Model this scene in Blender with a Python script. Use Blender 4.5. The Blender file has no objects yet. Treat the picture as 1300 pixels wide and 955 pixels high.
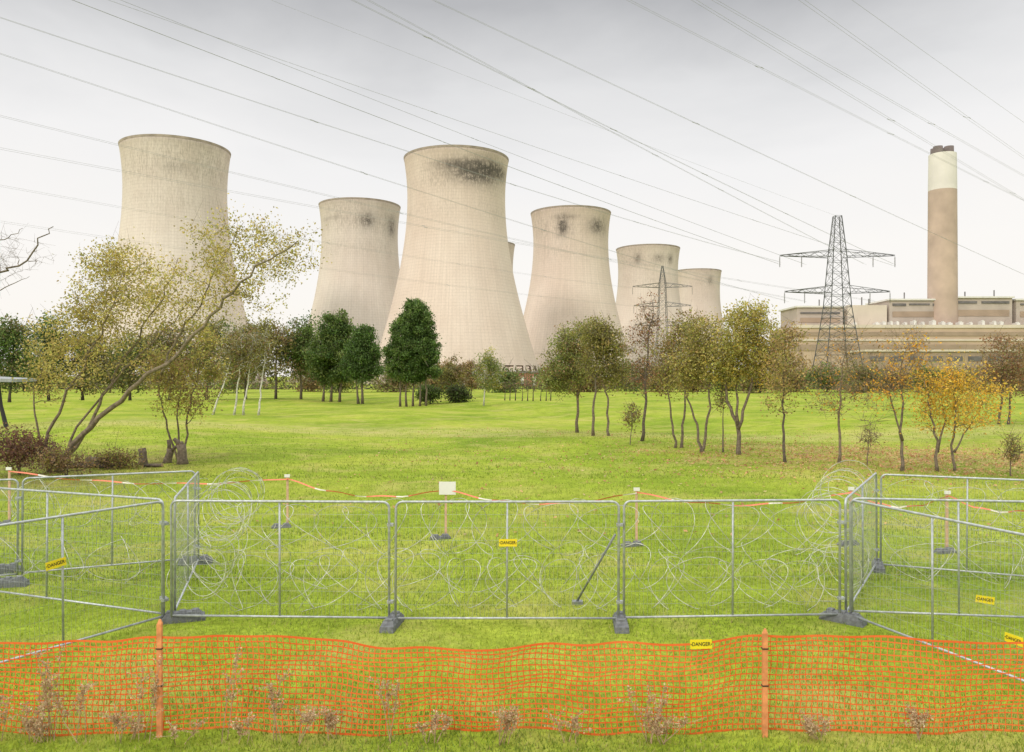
import bpy, math, random
import numpy as np
from mathutils import Vector, Matrix
PI=math.pi
R=random.Random(7); rng=np.random.default_rng(11)
S=bpy.context.scene; C=S.collection
H=3.9; F=1000.0
def px(x,y,Y): return Vector(((x-650)*Y/F, Y, H-(y-478)*Y/F))
def sst(a,b,x):
    t=min(1,max(0,(x-a)/(b-a))); return t*t*(3-2*t)
def gh(x,y):
    k=sst(28,48,y)*(1-sst(130,220,y))
    return k*(.32*math.sin(x*.085+1.0)*math.sin(y*.075)+.18*math.sin(x*.21+y*.13))
ORG={}
# ---------------------------------------------------------------- materials
def newmat(name):
    m=bpy.data.materials.new(name); m.use_nodes=True
    nt=m.node_tree; b=nt.nodes['Principled BSDF']; return m,nt,b
def N(nt,t,**k):
    n=nt.nodes.new(t)
    for a,v in k.items():
        if a in n.bl_rna.properties.keys(): setattr(n,a,v)
        else: n.inputs[a].default_value=v
    return n
def ramp(nt,fac,stops):
    r=nt.nodes.new('ShaderNodeValToRGB'); e=r.color_ramp.elements
    while len(e)<len(stops): e.new(0.5)
    for i,(p,c) in enumerate(stops):
        e[i].position=p; e[i].color=(c[0],c[1],c[2],1) if hasattr(c,'__len__') else (c,c,c,1)
    nt.links.new(fac,r.inputs[0]); return r.outputs[0]
def mth(nt,op,a,b=None,c=None):
    n=nt.nodes.new('ShaderNodeMath'); n.operation=op
    for i,v in enumerate((a,b,c)):
        if v is None: continue
        if isinstance(v,(int,float)): n.inputs[i].default_value=v
        else: nt.links.new(v,n.inputs[i])
    return n.outputs[0]
def mix(nt,fac,a,b,mode='MIX'):
    n=nt.nodes.new('ShaderNodeMix'); n.data_type='RGBA'; n.blend_type=mode
    for idx,v in ((0,fac),(6,a),(7,b)):
        if isinstance(v,(int,float)): n.inputs[idx].default_value=v
        elif isinstance(v,tuple): n.inputs[idx].default_value=(*v,1)
        else: nt.links.new(v,n.inputs[idx])
    return n.outputs[2]
def simple(name,c,rough=.6,metal=0,var=.25,scale=6,bump=0):
    m,nt,b=newmat(name)
    tc=N(nt,'ShaderNodeTexCoord'); no=N(nt,'ShaderNodeTexNoise',Scale=scale,Detail=5.0)
    nt.links.new(tc.outputs['Object'],no.inputs['Vector'])
    c0=tuple(x*(1-var) for x in c); c1=tuple(min(1,x*(1+var)) for x in c)
    nt.links.new(ramp(nt,no.outputs[0],[(.3,c0),(.7,c1)]),b.inputs['Base Color'])
    b.inputs['Roughness'].default_value=rough; b.inputs['Metallic'].default_value=metal
    if bump:
        bp=N(nt,'ShaderNodeBump',Strength=bump,Distance=.02); nt.links.new(no.outputs[0],bp.inputs['Height']); nt.links.new(bp.outputs[0],b.inputs['Normal'])
    return m
GALV=simple('galvanised_steel',(.42,.45,.46),.45,.35,.25,14)
WIRE=simple('fence_wire',(.34,.37,.36),.5,.2,.15,9)
RAZOR=simple('razor_wire',(.50,.51,.45),.45,.15,.4,5)
BRACE=simple('brace_steel',(.24,.26,.27),.5,.2,.2,9)
BLOCK=simple('ballast',(.15,.16,.17),.85,0,.3,20,.4)
STAKE=simple('stake_wood',(.60,.40,.27),.7,0,.25,12,.2)
OSTAKE=simple('orange_stake',(.72,.28,.11),.7,0,.25,12,.2)
TAPER=simple('tape_red',(.72,.20,.11),.5,0,.1,10)
TAPEW=simple('tape_white',(.72,.68,.60),.5,0,.05,10)
WHITE=simple('sign_white',(.80,.80,.78),.5,0,.05,4)
YEL=simple('sign_yellow',(.85,.68,.02),.5,0,.06,4)
BLK=simple('sign_black',(.02,.02,.02),.5,0,.1,4)
BARK=simple('bark',(.17,.135,.10),.9,0,.45,9,.5)
BARKD=simple('bark_dark',(.12,.095,.075),.9,0,.45,9,.5)
BARKP=simple('bark_pale',(.20,.16,.11),.9,0,.45,9,.5)
BIRCH=simple('bark_birch',(.58,.56,.50),.8,0,.35,7,.3)
CUT=simple('cut_wood',(.34,.24,.14),.85,0,.3,9,.3)
LATT=simple('lattice_steel',(.11,.115,.12),.6,.2,.2,1)
COND=simple('conductor',(.30,.31,.32),.5,.1,.1,1)
INS=simple('insulator',(.14,.13,.12),.3,0,.1,2)
TAN=simple('wall_tan',(.52,.40,.295),.85,0,.12,.06)
TAN2=simple('wall_tan_dark',(.36,.275,.205),.85,0,.15,.08)
CREAM=simple('wall_cream',(.64,.57,.48),.85,0,.1,.06)
GREYB=simple('wall_grey_brown',(.46,.40,.35),.85,0,.12,.08)
DARKW=simple('dark_louvre',(.15,.14,.14),.5,0,.3,.3)
PALE=simple('pale_metal',(.70,.69,.66),.6,0,.08,.2)
CHA=simple('chimney_pale',(.70,.67,.63),.85,0,.08,.08)
CHB=simple('chimney_brown',(.49,.38,.31),.85,0,.18,.06)
CHD=simple('chimney_flue',(.16,.13,.12),.8,0,.2,.2)
DEAD=simple('dead_stalk',(.42,.30,.18),.9,0,.35,20)
def leafmat(name,tr=.35):
    m,nt,b=newmat(name)
    a=N(nt,'ShaderNodeAttribute',attribute_name='Col')
    nt.links.new(a.outputs['Color'],b.inputs['Base Color']); b.inputs['Roughness'].default_value=.6
    t=N(nt,'ShaderNodeBsdfTranslucent'); nt.links.new(a.outputs['Color'],t.inputs[0])
    mx=N(nt,'ShaderNodeMixShader'); mx.inputs[0].default_value=tr
    nt.links.new(b.outputs[0],mx.inputs[1]); nt.links.new(t.outputs[0],mx.inputs[2])
    nt.links.new(mx.outputs[0],nt.nodes['Material Output'].inputs[0]); return m
LEAF=leafmat('leaf',.42); BLADE=leafmat('grass_blade',.3)
def netmat():
    m,nt,b=newmat('net_orange'); b.inputs['Roughness'].default_value=.5
    g_=N(nt,'ShaderNodeNewGeometry'); no=N(nt,'ShaderNodeTexNoise',Scale=2.0,Detail=4.0); nt.links.new(g_.outputs['Position'],no.inputs[0])
    cc=ramp(nt,no.outputs[0],[(.3,(.85,.13,.025)),(.7,(.97,.23,.06))]); nt.links.new(cc,b.inputs['Base Color'])
    t=N(nt,'ShaderNodeBsdfTranslucent'); nt.links.new(cc,t.inputs[0]); mx=N(nt,'ShaderNodeMixShader'); mx.inputs[0].default_value=.35
    nt.links.new(b.outputs[0],mx.inputs[1]); nt.links.new(t.outputs[0],mx.inputs[2]); nt.links.new(mx.outputs[0],nt.nodes['Material Output'].inputs[0]); return m
NET=netmat()
# ---------------------------------------------------------------- mesh helpers
class MB:
    def __init__(s): s.v=[]; s.f=[]
    def tube(s,pts,r,n=6,cap=True):
        pts=[Vector(p) for p in pts]; L=len(pts); b0=len(s.v); nn=None
        for i,p in enumerate(pts):
            t=(pts[min(i+1,L-1)]-pts[max(i-1,0)])
            if t.length<1e-9: t=Vector((0,0,1))
            t.normalize()
            if nn is None: nn=t.cross(Vector((0.31,0.9,0.17))).normalized()
            else:
                nn=nn-t*nn.dot(t)
                nn=nn.normalized() if nn.length>1e-6 else t.cross(Vector((0.3,0.1,0.9))).normalized()
            bb=t.cross(nn); rr=r[i] if hasattr(r,'__len__') else r
            for k in range(n):
                a=2*PI*k/n; s.v.append(p+nn*(rr*math.cos(a))+bb*(rr*math.sin(a)))
        for i in range(L-1):
            for k in range(n):
                a=b0+i*n+k; b=b0+i*n+(k+1)%n; s.f.append((a,b,b+n,a+n))
        if cap:
            s.f.append(tuple(b0+k for k in range(n))[::-1]); s.f.append(tuple(b0+(L-1)*n+k for k in range(n)))
    def hexa(s,p):
        b=len(s.v); s.v+= [Vector(q) for q in p]
        for f in ((3,2,1,0),(4,5,6,7),(0,1,5,4),(1,2,6,5),(2,3,7,6),(3,0,4,7)): s.f.append(tuple(b+i for i in f))
    def box(s,x0,y0,z0,x1,y1,z1): s.hexa([(x0,y0,z0),(x1,y0,z0),(x1,y1,z0),(x0,y1,z0),(x0,y0,z1),(x1,y0,z1),(x1,y1,z1),(x0,y1,z1)])
    def obox(s,c,u,w,hx,hy,z0,z1,tp=1.0):
        c=Vector(c); b=[]
        for z,k in ((z0,1),(z1,tp)):
            for a,d in ((-1,-1),(1,-1),(1,1),(-1,1)): b.append(c+u*(a*hx*k)+w*(d*hy*k)+Vector((0,0,z)))
        s.hexa(b)
    def quad(s,a,b,c,d):
        k=len(s.v); s.v+=[Vector(a),Vector(b),Vector(c),Vector(d)]; s.f.append((k,k+1,k+2,k+3))
    def rings(s,rs,n=48,a0=0):
        b0=len(s.v)
        for cx,cy,z,r in rs:
            for k in range(n):
                a=2*PI*k/n; s.v.append(Vector((cx+r*math.sin(a),cy-r*math.cos(a),z)))
        for i in range(len(rs)-1):
            for k in range(n):
                a=b0+i*n+k; b=b0+i*n+(k+1)%n; s.f.append((a,b,b+n,a+n))
def tag(o,label=None,cat=None,group=None,kind=None):
    if label: o['label']=label
    if cat: o['category']=cat
    if group: o['group']=group
    if kind: o['kind']=kind
    return o
def thing(name,label,cat,loc,group=None):
    o=bpy.data.objects.new(name,None); o.empty_display_size=.2; C.objects.link(o); o.location=loc
    ORG[o.name]=Vector(loc); return tag(o,label,cat,group)
def build(mb,name,mat,parent=None,smooth=False,loc=None):
    org=ORG[parent.name] if parent else (Vector(loc) if loc is not None else Vector((0,0,0)))
    me=bpy.data.meshes.new(name); me.from_pydata([tuple(v-org) for v in mb.v],[],mb.f); me.update()
    if smooth: me.polygons.foreach_set('use_smooth',[True]*len(me.polygons))
    me.materials.append(mat); o=bpy.data.objects.new(name,me); C.objects.link(o)
    if parent: o.parent=parent
    else: o.location=org
    ORG[o.name]=org; return o
def quads(name,V,Cc,mat,parent=None,k=4):
    n=V.shape[0]; org=ORG[parent.name] if parent else Vector((0,0,0))
    V=V-np.array(org)[None,None,:]
    me=bpy.data.meshes.new(name); me.vertices.add(n*k); me.loops.add(n*k); me.polygons.add(n)
    me.vertices.foreach_set('co',V.reshape(-1).astype(np.float32))
    me.loops.foreach_set('vertex_index',np.arange(n*k,dtype=np.int32))
    me.polygons.foreach_set('loop_start',np.arange(0,n*k,k,dtype=np.int32))
    try: me.polygons.foreach_set('loop_total',np.full(n,k,dtype=np.int32))
    except Exception: pass
    me.update(calc_edges=True); me.validate()
    ca=me.color_attributes.new('Col','FLOAT_COLOR','POINT')
    c4=np.ones((n,k,4),dtype=np.float32); c4[:,:,:3]=Cc[:,None,:]
    ca.data.foreach_set('color',c4.reshape(-1)); me.materials.append(mat)
    o=bpy.data.objects.new(name,me); C.objects.link(o)
    if parent: o.parent=parent
    ORG[o.name]=org; return o
def leafquads(P,size,flat=0):
    n=len(P); a=rng.normal(size=(n,3)); a/=np.linalg.norm(a,axis=1)[:,None]
    b=rng.normal(size=(n,3)); 
    if flat: a[:,2]*=flat; b[:,2]*=flat; a/=np.linalg.norm(a,axis=1)[:,None]
    b-=a*(a*b).sum(1)[:,None]; b/=np.linalg.norm(b,axis=1)[:,None]
    s=(size*rng.uniform(.6,1.35,n))[:,None]
    return np.stack([P-a*s*.5,P+b*s*.3,P+a*s*.5,P-b*s*.3],axis=1)
def struct(o): o['kind']='structure'; return o
# ---------------------------------------------------------------- ground
xs=sorted(set([-4000,-2000,-1000,-500,-300]+list(range(-200,-40,20))+[x*2 for x in range(-20,21)]+list(range(60,201,20))+[300,500,1000,2000,4000]))
ys=sorted(set([-40,-10,0,5,8]+[8+i*1.5 for i in range(1,60)]+list(range(100,240,8))+[300,400,600,1000,2000,4500]))
g=MB()
for y in ys:
    for x in xs: g.v.append(Vector((x,y,gh(x,y))))
nx=len(xs)
for j in range(len(ys)-1):
    for i in range(nx-1):
        a=j*nx+i; g.f.append((a,a+1,a+1+nx,a+nx))
m,nt,b=newmat('lawn')
geo=N(nt,'ShaderNodeNewGeometry'); pos=geo.outputs['Position']
def noise(nt,vec,sc,det=5,dist=0,rough=.55):
    n=N(nt,'ShaderNodeTexNoise',Scale=float(sc),Detail=float(det),Roughness=rough,Distortion=float(dist)); nt.links.new(vec,n.inputs['Vector']); return n.outputs[0]
base=ramp(nt,noise(nt,pos,.11,6,.4),[(.30,(.175,.26,.022)),(.5,(.26,.34,.032)),(.70,(.38,.41,.065))])
fine=ramp(nt,noise(nt,pos,9,8,0,.7),[(.3,.62),(.7,1.3)])
c=mix(nt,1.0,base,fine,'MULTIPLY')
fine2=ramp(nt,noise(nt,pos,1.3,6,0,.7),[(.3,.76),(.7,1.22)])
c=mix(nt,1.0,c,fine2,'MULTIPLY')
dry=ramp(nt,noise(nt,pos,.35,8,.6,.65),[(.50,0.0),(.73,.75)])
c=mix(nt,dry,c,(.46,.40,.14))
sp=N(nt,'ShaderNodeSeparateXYZ'); nt.links.new(pos,sp.inputs[0])
def mrange(v,a,b_):
    n=N(nt,'ShaderNodeMapRange'); n.interpolation_type='SMOOTHSTEP'; nt.links.new(v,n.inputs[0]); n.inputs[1].default_value=a; n.inputs[2].default_value=b_; return n.outputs[0]
tr_=mth(nt,'ADD',sp.outputs[1],mth(nt,'MULTIPLY',mth(nt,'SINE',mth(nt,'MULTIPLY',sp.outputs[0],.07)),3.0))
tk=mth(nt,'MULTIPLY',mrange(tr_,50,54),mrange(tr_,62,57)); tk=mth(nt,'MULTIPLY',tk,ramp(nt,noise(nt,pos,.8,6),[(.35,.1),(.6,.5)]))
c=mix(nt,tk,c,(.46,.40,.18))
jx=mth(nt,'MULTIPLY',mth(nt,'SUBTRACT',noise(nt,pos,.28,5),.5),16.0)
mask=mth(nt,'MULTIPLY',mrange(mth(nt,'ADD',sp.outputs[0],jx),5,16),mth(nt,'MULTIPLY',mrange(mth(nt,'ADD',sp.outputs[1],mth(nt,'MULTIPLY',jx,.35)),28.5,34),mrange(mth(nt,'ADD',sp.outputs[1],mth(nt,'MULTIPLY',jx,.5)),50,41)))
mask=mth(nt,'MULTIPLY',mask,ramp(nt,noise(nt,pos,1.6,8,0,.7),[(.42,0.0),(.62,.8)]))
c=mix(nt,mask,c,(.45,.27,.15))
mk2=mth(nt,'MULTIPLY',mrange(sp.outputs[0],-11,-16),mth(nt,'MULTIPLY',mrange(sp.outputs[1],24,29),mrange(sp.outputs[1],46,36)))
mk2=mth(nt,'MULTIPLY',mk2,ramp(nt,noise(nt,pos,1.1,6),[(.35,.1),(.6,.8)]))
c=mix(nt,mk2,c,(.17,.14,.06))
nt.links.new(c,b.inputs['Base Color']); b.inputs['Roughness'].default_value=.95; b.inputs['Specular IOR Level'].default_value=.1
bp=N(nt,'ShaderNodeBump',Strength=.6,Distance=.08); nt.links.new(noise(nt,pos,12,6),bp.inputs['Height']); nt.links.new(bp.outputs[0],b.inputs['Normal'])
gr=build(g,'ground',m,smooth=True); struct(gr)
def blades(n,y0,y1,hh,ww,pw=1.0):
    t=rng.uniform(0,1,n); Y=y0+(y1-y0)*t**pw; X=rng.uniform(-.70,.70,n)*Y
    P=np.stack([X,Y,np.array([gh(a,b_) for a,b_ in zip(X,Y)])-.004],1)
    h=hh*rng.uniform(.4,1.3,n); a=rng.uniform(0,2*PI,n); w=ww*rng.uniform(.6,1.2,n)
    dx=np.stack([np.cos(a)*w,np.sin(a)*w,0*a],1); ln=rng.normal(size=(n,2))*h[:,None]*.4
    top=P+np.stack([ln[:,0],ln[:,1],h],1)
    V=np.stack([P-dx,P+dx,top],1)
    k=np.sin(X*.9+np.sin(Y*.7)*2)*.5+np.sin(Y*1.3+X*.35)*.5
    u=rng.uniform(0,1,n)
    c0=np.array([.175,.285,.022]); c1=np.array([.39,.45,.06]); c2=np.array([.50,.43,.17])
    mixv=np.clip(.45+.25*k+rng.normal(size=n)*.25,0,1)[:,None]; col=c0*(1-mixv)+c1*mixv
    d=(u>.88+.08*k)[:,None]; col=np.where(d,c2,col)*(.9+.13*k)[:,None]; return V,col
V1,c1=blades(75000,7.8,15,.06,.006,1.3); V2,c2=blades(60000,15,30,.075,.010,1.3); V3,c3=blades(30000,30,60,.09,.02,1.4)
tag(quads('grass',np.concatenate([V1,V2,V3]),np.concatenate([c1,c2,c3]),BLADE,k=3),'short yellow green grass covering the lawn','grass',kind='stuff')
n=16000; X=rng.normal(20,7.5,n); Y=rng.normal(36.5,4.2,n)+rng.normal(size=n)*.6; dn=np.sin(X*1.1+np.sin(Y*.8)*2)*.5+np.sin(Y*1.7+X*.6)*.5
kp=(X<Y*.69)&(Y>27)&(Y<56)&(rng.uniform(0,1,n)<.55+.45*dn); X=X[kp];Y=Y[kp]
n2=1500; X2=rng.uniform(-7,24,n2); Y2=rng.uniform(19,60,n2)
X=np.concatenate([X,X2]);Y=np.concatenate([Y,Y2])
P=np.stack([X,Y,np.array([gh(a,b_) for a,b_ in zip(X,Y)])+.05],1)
pal=np.array([[.58,.32,.16],[.48,.25,.12],[.68,.42,.20],[.6,.48,.24]]); col=pal[rng.integers(0,4,len(P))]*rng.uniform(.7,1.2,len(P))[:,None]
tag(quads('fallen_leaves',leafquads(P,.12,.25),col,LEAF),'brown and orange fallen leaves scattered under the right hand trees','leaves',kind='stuff')
# ---------------------------------------------------------------- cooling towers
def towermat(name,stains,tint=(1,1,1),dark=1.0,seed=0):
    m,nt,b=newmat(name)
    uv=N(nt,'ShaderNodeUVMap',uv_map='UVMap'); sx=N(nt,'ShaderNodeSeparateXYZ'); nt.links.new(uv.outputs[0],sx.inputs[0]); u,v=sx.outputs[0],sx.outputs[1]
    def nz(su,sv,det=5,rough=.6):
        cb=N(nt,'ShaderNodeCombineXYZ'); nt.links.new(mth(nt,'MULTIPLY',u,su),cb.inputs[0]); nt.links.new(mth(nt,'MULTIPLY',v,sv),cb.inputs[1]); cb.inputs[2].default_value=seed*7.3
        return noise(nt,cb.outputs[0],1.0,det,0,rough)
    base=ramp(nt,nz(9,4,6),[(.3,tuple(x*t for x,t in zip((.63,.525,.462),tint))),(.7,tuple(x*t for x,t in zip((.72,.625,.562),tint)))])  # concrete colour lightened to stand in for distance haze
    st=ramp(nt,nz(200,3,5),[(.3,.93),(.7,1.05)]); c=mix(nt,1.0,base,st,'MULTIPLY')
    gn=ramp(nt,nz(300,120,4),[(.3,.93),(.7,1.05)]); c=mix(nt,1.0,c,gn,'MULTIPLY')
    w=mth(nt,'SINE',mth(nt,'MULTIPLY',v,2*PI*72)); c=mix(nt,mth(nt,'MULTIPLY',mth(nt,'GREATER_THAN',w,.9),.17),c,(.33,.27,.23))
    wv=mth(nt,'SINE',mth(nt,'MULTIPLY',u,2*PI*120)); c=mix(nt,mth(nt,'MULTIPLY',mth(nt,'GREATER_THAN',wv,.85),.12),c,(.33,.27,.23))
    band=mth(nt,'MULTIPLY',ramp(nt,v,[(0,0.0),(.66,0.0),(.74,.6),(.80,.35),(.87,1.0),(.985,.8),(1,.4)]),ramp(nt,nz(330,40,3,.8),[(.46,0.0),(.60,.55)]))
    band=mth(nt,'MULTIPLY',band,ramp(nt,nz(7,2.4,3),[(.40,.35),(.6,1.0)]))
    c=mix(nt,band,c,(.28,.235,.20))
    rimd=ramp(nt,v,[(0,.0),(.955,0.0),(.99,.25),(1,.5)]); c=mix(nt,rimd,c,(.34,.27,.23))
    low=ramp(nt,v,[(0,.22),(.25,.0)]); c=mix(nt,low,c,(.46,.39,.33))
    stk=ramp(nt,nz(150,16,6,.8),[(.38,0.0),(.56,1.0)])
    stk2=ramp(nt,nz(75,55,6,.8),[(.40,0.0),(.56,1.0)])
    for (u0,v0,su,sv,s) in stains:
        du=mth(nt,'DIVIDE',mth(nt,'SUBTRACT',u,u0),su); dv=mth(nt,'DIVIDE',mth(nt,'SUBTRACT',v,v0),sv)
        q=mth(nt,'ADD',mth(nt,'POWER',mth(nt,'ABSOLUTE',du),2.0),mth(nt,'POWER',mth(nt,'ABSOLUTE',dv),2.0))
        gq=mth(nt,'EXPONENT',mth(nt,'MULTIPLY',q,-1))
        k=mth(nt,'MULTIPLY',gq,mth(nt,'ADD',mth(nt,'MULTIPLY',mth(nt,'MAXIMUM',mth(nt,'MULTIPLY',stk,.85),stk2),.8),.07))
        kk=nt.nodes.new('ShaderNodeMath'); kk.operation='MULTIPLY'; kk.use_clamp=True; nt.links.new(k,kk.inputs[0]); kk.inputs[1].default_value=s
        c=mix(nt,mth(nt,'MULTIPLY',kk.outputs[0],.92),c,(.10,.088,.08))
    nt.links.new(c,b.inputs['Base Color']); b.inputs['Roughness'].default_value=.92; b.inputs['Specular IOR Level'].default_value=.15
    return m
CONC=simple('tower_leg_concrete',(.50,.43,.37),.9,0,.15,.2)
RIMC=simple('tower_rim_concrete',(.36,.30,.26),.9,0,.25,.3)
TN=[0]
def tower(cx,Y,label,stains,rs=1.0,tint=(1,1,1)):
    TN[0]+=1
    X=(cx-650)*Y/F; t=thing('cooling_tower',label,'cooling tower',(X,Y,0),'cooling towers of the power station')
    rad=lambda z: 24.6*rs*math.sqrt(1+((94-z)/63.0)**2) if z<94 else 24.6*rs*math.sqrt(1+((94-z)/52.0)**2)
    n=112; zs=list(np.linspace(9,114,60)); me=MB(); me.rings([(X,Y,z,rad(z)) for z in zs]+[(X,Y,114,rad(114)-.9)]+[(X,Y,z,rad(z)-.9) for z in (105,94,70,50,30,9)],n)
    sh=build(me,'shell',towermat('tower_concrete',stains,tint,seed=TN[0]),t,True)
    uvl=sh.data.uv_layers.new(name='UVMap'); co=sh.data.vertices
    arr=np.zeros(len(sh.data.loops)*2,dtype=np.float32)
    for p in sh.data.polygons:
        kk=[ (li,sh.data.loops[li].vertex_index) for li in p.loop_indices]
        us=[((vi%n)/n+.5)%1.0 for _,vi in kk]
        wrap=max(us)-min(us)>.5
        for (li,vi),uu in zip(kk,us):
            if wrap and uu<.5: uu+=1
            arr[li*2]=uu; arr[li*2+1]=(co[vi].co.z)/114.0
    uvl.data.foreach_set('uv',arr)
    rm=MB(); rm.rings([(X,Y,113.2,rad(113.2)+.02),(X,Y,113.2,rad(113)+.14),(X,Y,114.2,rad(114)+.14),(X,Y,114.2,rad(114)-.95)],n); build(rm,'rim',RIMC,t)
    for i in range(36):
        a=2*PI*(i+.5)/36; l=MB(); top=Vector((X+rad(9)*math.sin(a),Y-rad(9)*math.cos(a),9.3))
        for s in(-1,1):
            aa=a+s*PI/36; l.tube([top,Vector((X+(rad(0)+.3)*math.sin(aa),Y-(rad(0)+.3)*math.cos(aa),.3))],.5,6)
        build(l,'leg',CONC,t)
    bs=MB(); rb=rad(0)+2; bs.rings([(X,Y,-.5,rb),(X,Y,1.4,rb),(X,Y,1.4,rb-1),(X,Y,.6,rb-1.2),(X,Y,.6,.1)],72); build(bs,'basin',CONC,t)
tower(223.5,384,'large pale cooling tower furthest left, rising behind the leaning willow',[(.56,.88,.05,.02,.35)],.955,(1.02,1.05,1.08))
tower(457,512,'mid sized cooling tower with a small dark smear, second from left',[(.56,.885,.032,.04,1.2),(.68,.87,.03,.06,1.1),(.40,.90,.06,.012,.4)],.99,(.98,1.01,1.04))
tower(579.5,402,'tallest looking central cooling tower with a big black stain below its rim',[(.575,.895,.085,.048,1.6),(.63,.92,.09,.034,1.7),(.50,.925,.06,.022,1.0)],1.01,(1.02,1.0,1.0))
tower(614,663,'cooling tower mostly hidden behind the central tower, only its right edge showing',[],1.0,(1,1,1))
tower(724.5,535,'cooling tower with two dark smears near its rim, right of the central tower',[(.455,.885,.022,.055,1.6),(.61,.895,.05,.05,1.2),(.47,.94,.05,.015,.7)],1.03,(1.0,.98,.98))
tower(822.5,684,'smaller distant cooling tower behind the second pylon, fifth along the skyline',[(.42,.90,.02,.04,1),(.53,.90,.03,.03,.8),(.60,.90,.02,.04,1)],1.04,(.98,.99,1.0))
tower(884,832,'most distant and lowest looking cooling tower, furthest right',[(.56,.90,.02,.04,.8)],.98,(.98,.98,1.0))
# ---------------------------------------------------------------- chimney
Yc=660; Xc=(1196.5-650)*Yc/F
t=thing('chimney','tall power station chimney with pale top, brown shaft and two dark flues','chimney',(Xc,Yc,0))
zz=lambda y,Y: H-(y-478)*Y/F
zc=zz(243,Yc); zt=zz(197,Yc); q=.875
mb=MB(); mb.rings([(Xc,Yc,-1,13.6*q),(Xc,Yc,60,13.0*q),(Xc,Yc,zc,12.4*q)],48); build(mb,'lower_shaft',CHB,t,True)
mb=MB(); mb.rings([(Xc,Yc,zc,12.42*q),(Xc,Yc,zt,12.0*q)],48); build(mb,'upper_shaft',CHA,t,True)
mb=MB(); mb.rings([(Xc,Yc,zt,12.0*q),(Xc,Yc,zt,.1)],48); build(mb,'top_slab',CHA,t)
for dx,dy in ((-4.9,-2),(4.3,-2),(3,5),(-3.4,5)):
    mb=MB(); mb.rings([(Xc+dx,Yc+dy,zt-.5,3.8),(Xc+dx,Yc+dy,zt+6.2,3.7),(Xc+dx,Yc+dy,zt+6.2,3.2),(Xc+dx,Yc+dy,zt+2,3.1)],20); build(mb,'flue',CHD,t,True)
# ---------------------------------------------------------------- power station
def pbox(mb,x0,y0,x1,y1,Y,dep,off=0):
    Yf=Y-off; a=(x0-650)*Y/F; b_=(x1-650)*Y/F; mb.box(a,Yf,zz(y1,Y),b_,Y+dep,zz(y0,Y))
def pb(name,mat,par,rects,Y,dep,off=0):
    for r in rects:
        mb=MB(); pbox(mb,*r,Y,dep,off); build(mb,name,mat,par)
t=thing('power_station_building','long tan boiler house with pale roof blocks beneath the chimney','building',((1160-650)*.64,640,0))
pb('boiler_block',GREYB,t,[(1012,391,1070,416)],655,40)
pb('boiler_block',CREAM,t,[(1076,388,1126,416)],655,40)
pb('boiler_block',GREYB,t,[(1129,382,1207,416),(1211,379,1285,416),(1290,382,1372,416)],655,40)
pb('roof_parapet',PALE,t,[(1010,389,1072,391),(1127,380,1209,382),(1209.5,377,1287,379),(1288.5,380,1374,382)],655,42,1.5)
pb('louvre_band',DARKW,t,[(1016,397,1066,399),(1133,386,1150,389),(1154,386,1180,388),(1184,386,1203,389),(1215,383,1240,386),(1246,383,1281,386),(1295,386,1360,388)],655,2,.6)
pb('cladding_band',TAN2,t,[(1016,404,1066,410),(1133,396,1203,403),(1215,394,1281,402),(1295,396,1360,403)],655,2,.4)
pb('wall',TAN,t,[(1006,416,1380,494)],640,55)
pb('pale_band',CREAM,t,[(1006,413,1380,417),(1006,431,1380,433.5)],640,2,.8)
pb('dark_band',TAN2,t,[(1006,422,1380,427),(1006,438,1380,446)],640,2,.5)
pb('wall_bay',TAN2,t,[(1015+i*36,448,1019+i*36,470) for i in range(10)],640,2,.9)
for i,x in enumerate((1084,1112,1121,1131,1139,1149,1160,1171,1184,1196,1204,1218,1232,1247,1262,1270,1291,1305)):
    w=R.uniform(2.5,5.5); hh=R.uniform(2.5,5.5)
    mb=MB(); pbox(mb,x,413-hh,x+w,413,642,6); pbox(mb,x+w*.25,413-hh-1,x+w*.6,413-hh,642,3); build(mb,'roof_vent',PALE,t)
for x,y in ((1040,381),(1094,378),(1103,380),(1148,372),(1262,369),(1225,371)):
    mb=MB(); p=px(x,y,662); mb.tube([Vector((p.x,662,60)),p],.5,6); build(mb,'vent_pipe',DARKW,t)
t=thing('power_station_annex','low brown brick annex with a dark window strip in front of the boiler house','building',((1210-650)*.52,520,0))
pb('wall',TAN2,t,[(1098,447,1380,492)],520,30)
pb('roof_edge',CREAM,t,[(1097,444.5,1382,447)],520,31,1)
pb('window',DARKW,t,[(1104+i*25,453,1122+i*25,459) for i in range(11)],520,1,.3)
t=thing('plant_building','low red brown plant building below the central cooling tower','building',((672-650)*.3,300,0))
pb('wall',simple('red_brick',(.36,.17,.12),.9,0,.2,.5),t,[(655,474,690,492)],300,8)
pb('roof',DARKW,t,[(654,472.3,691,474)],300,9,.5)
pb('door',PALE,t,[(661,479,665,490),(676,479,681,490)],300,.2,.15)
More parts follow.
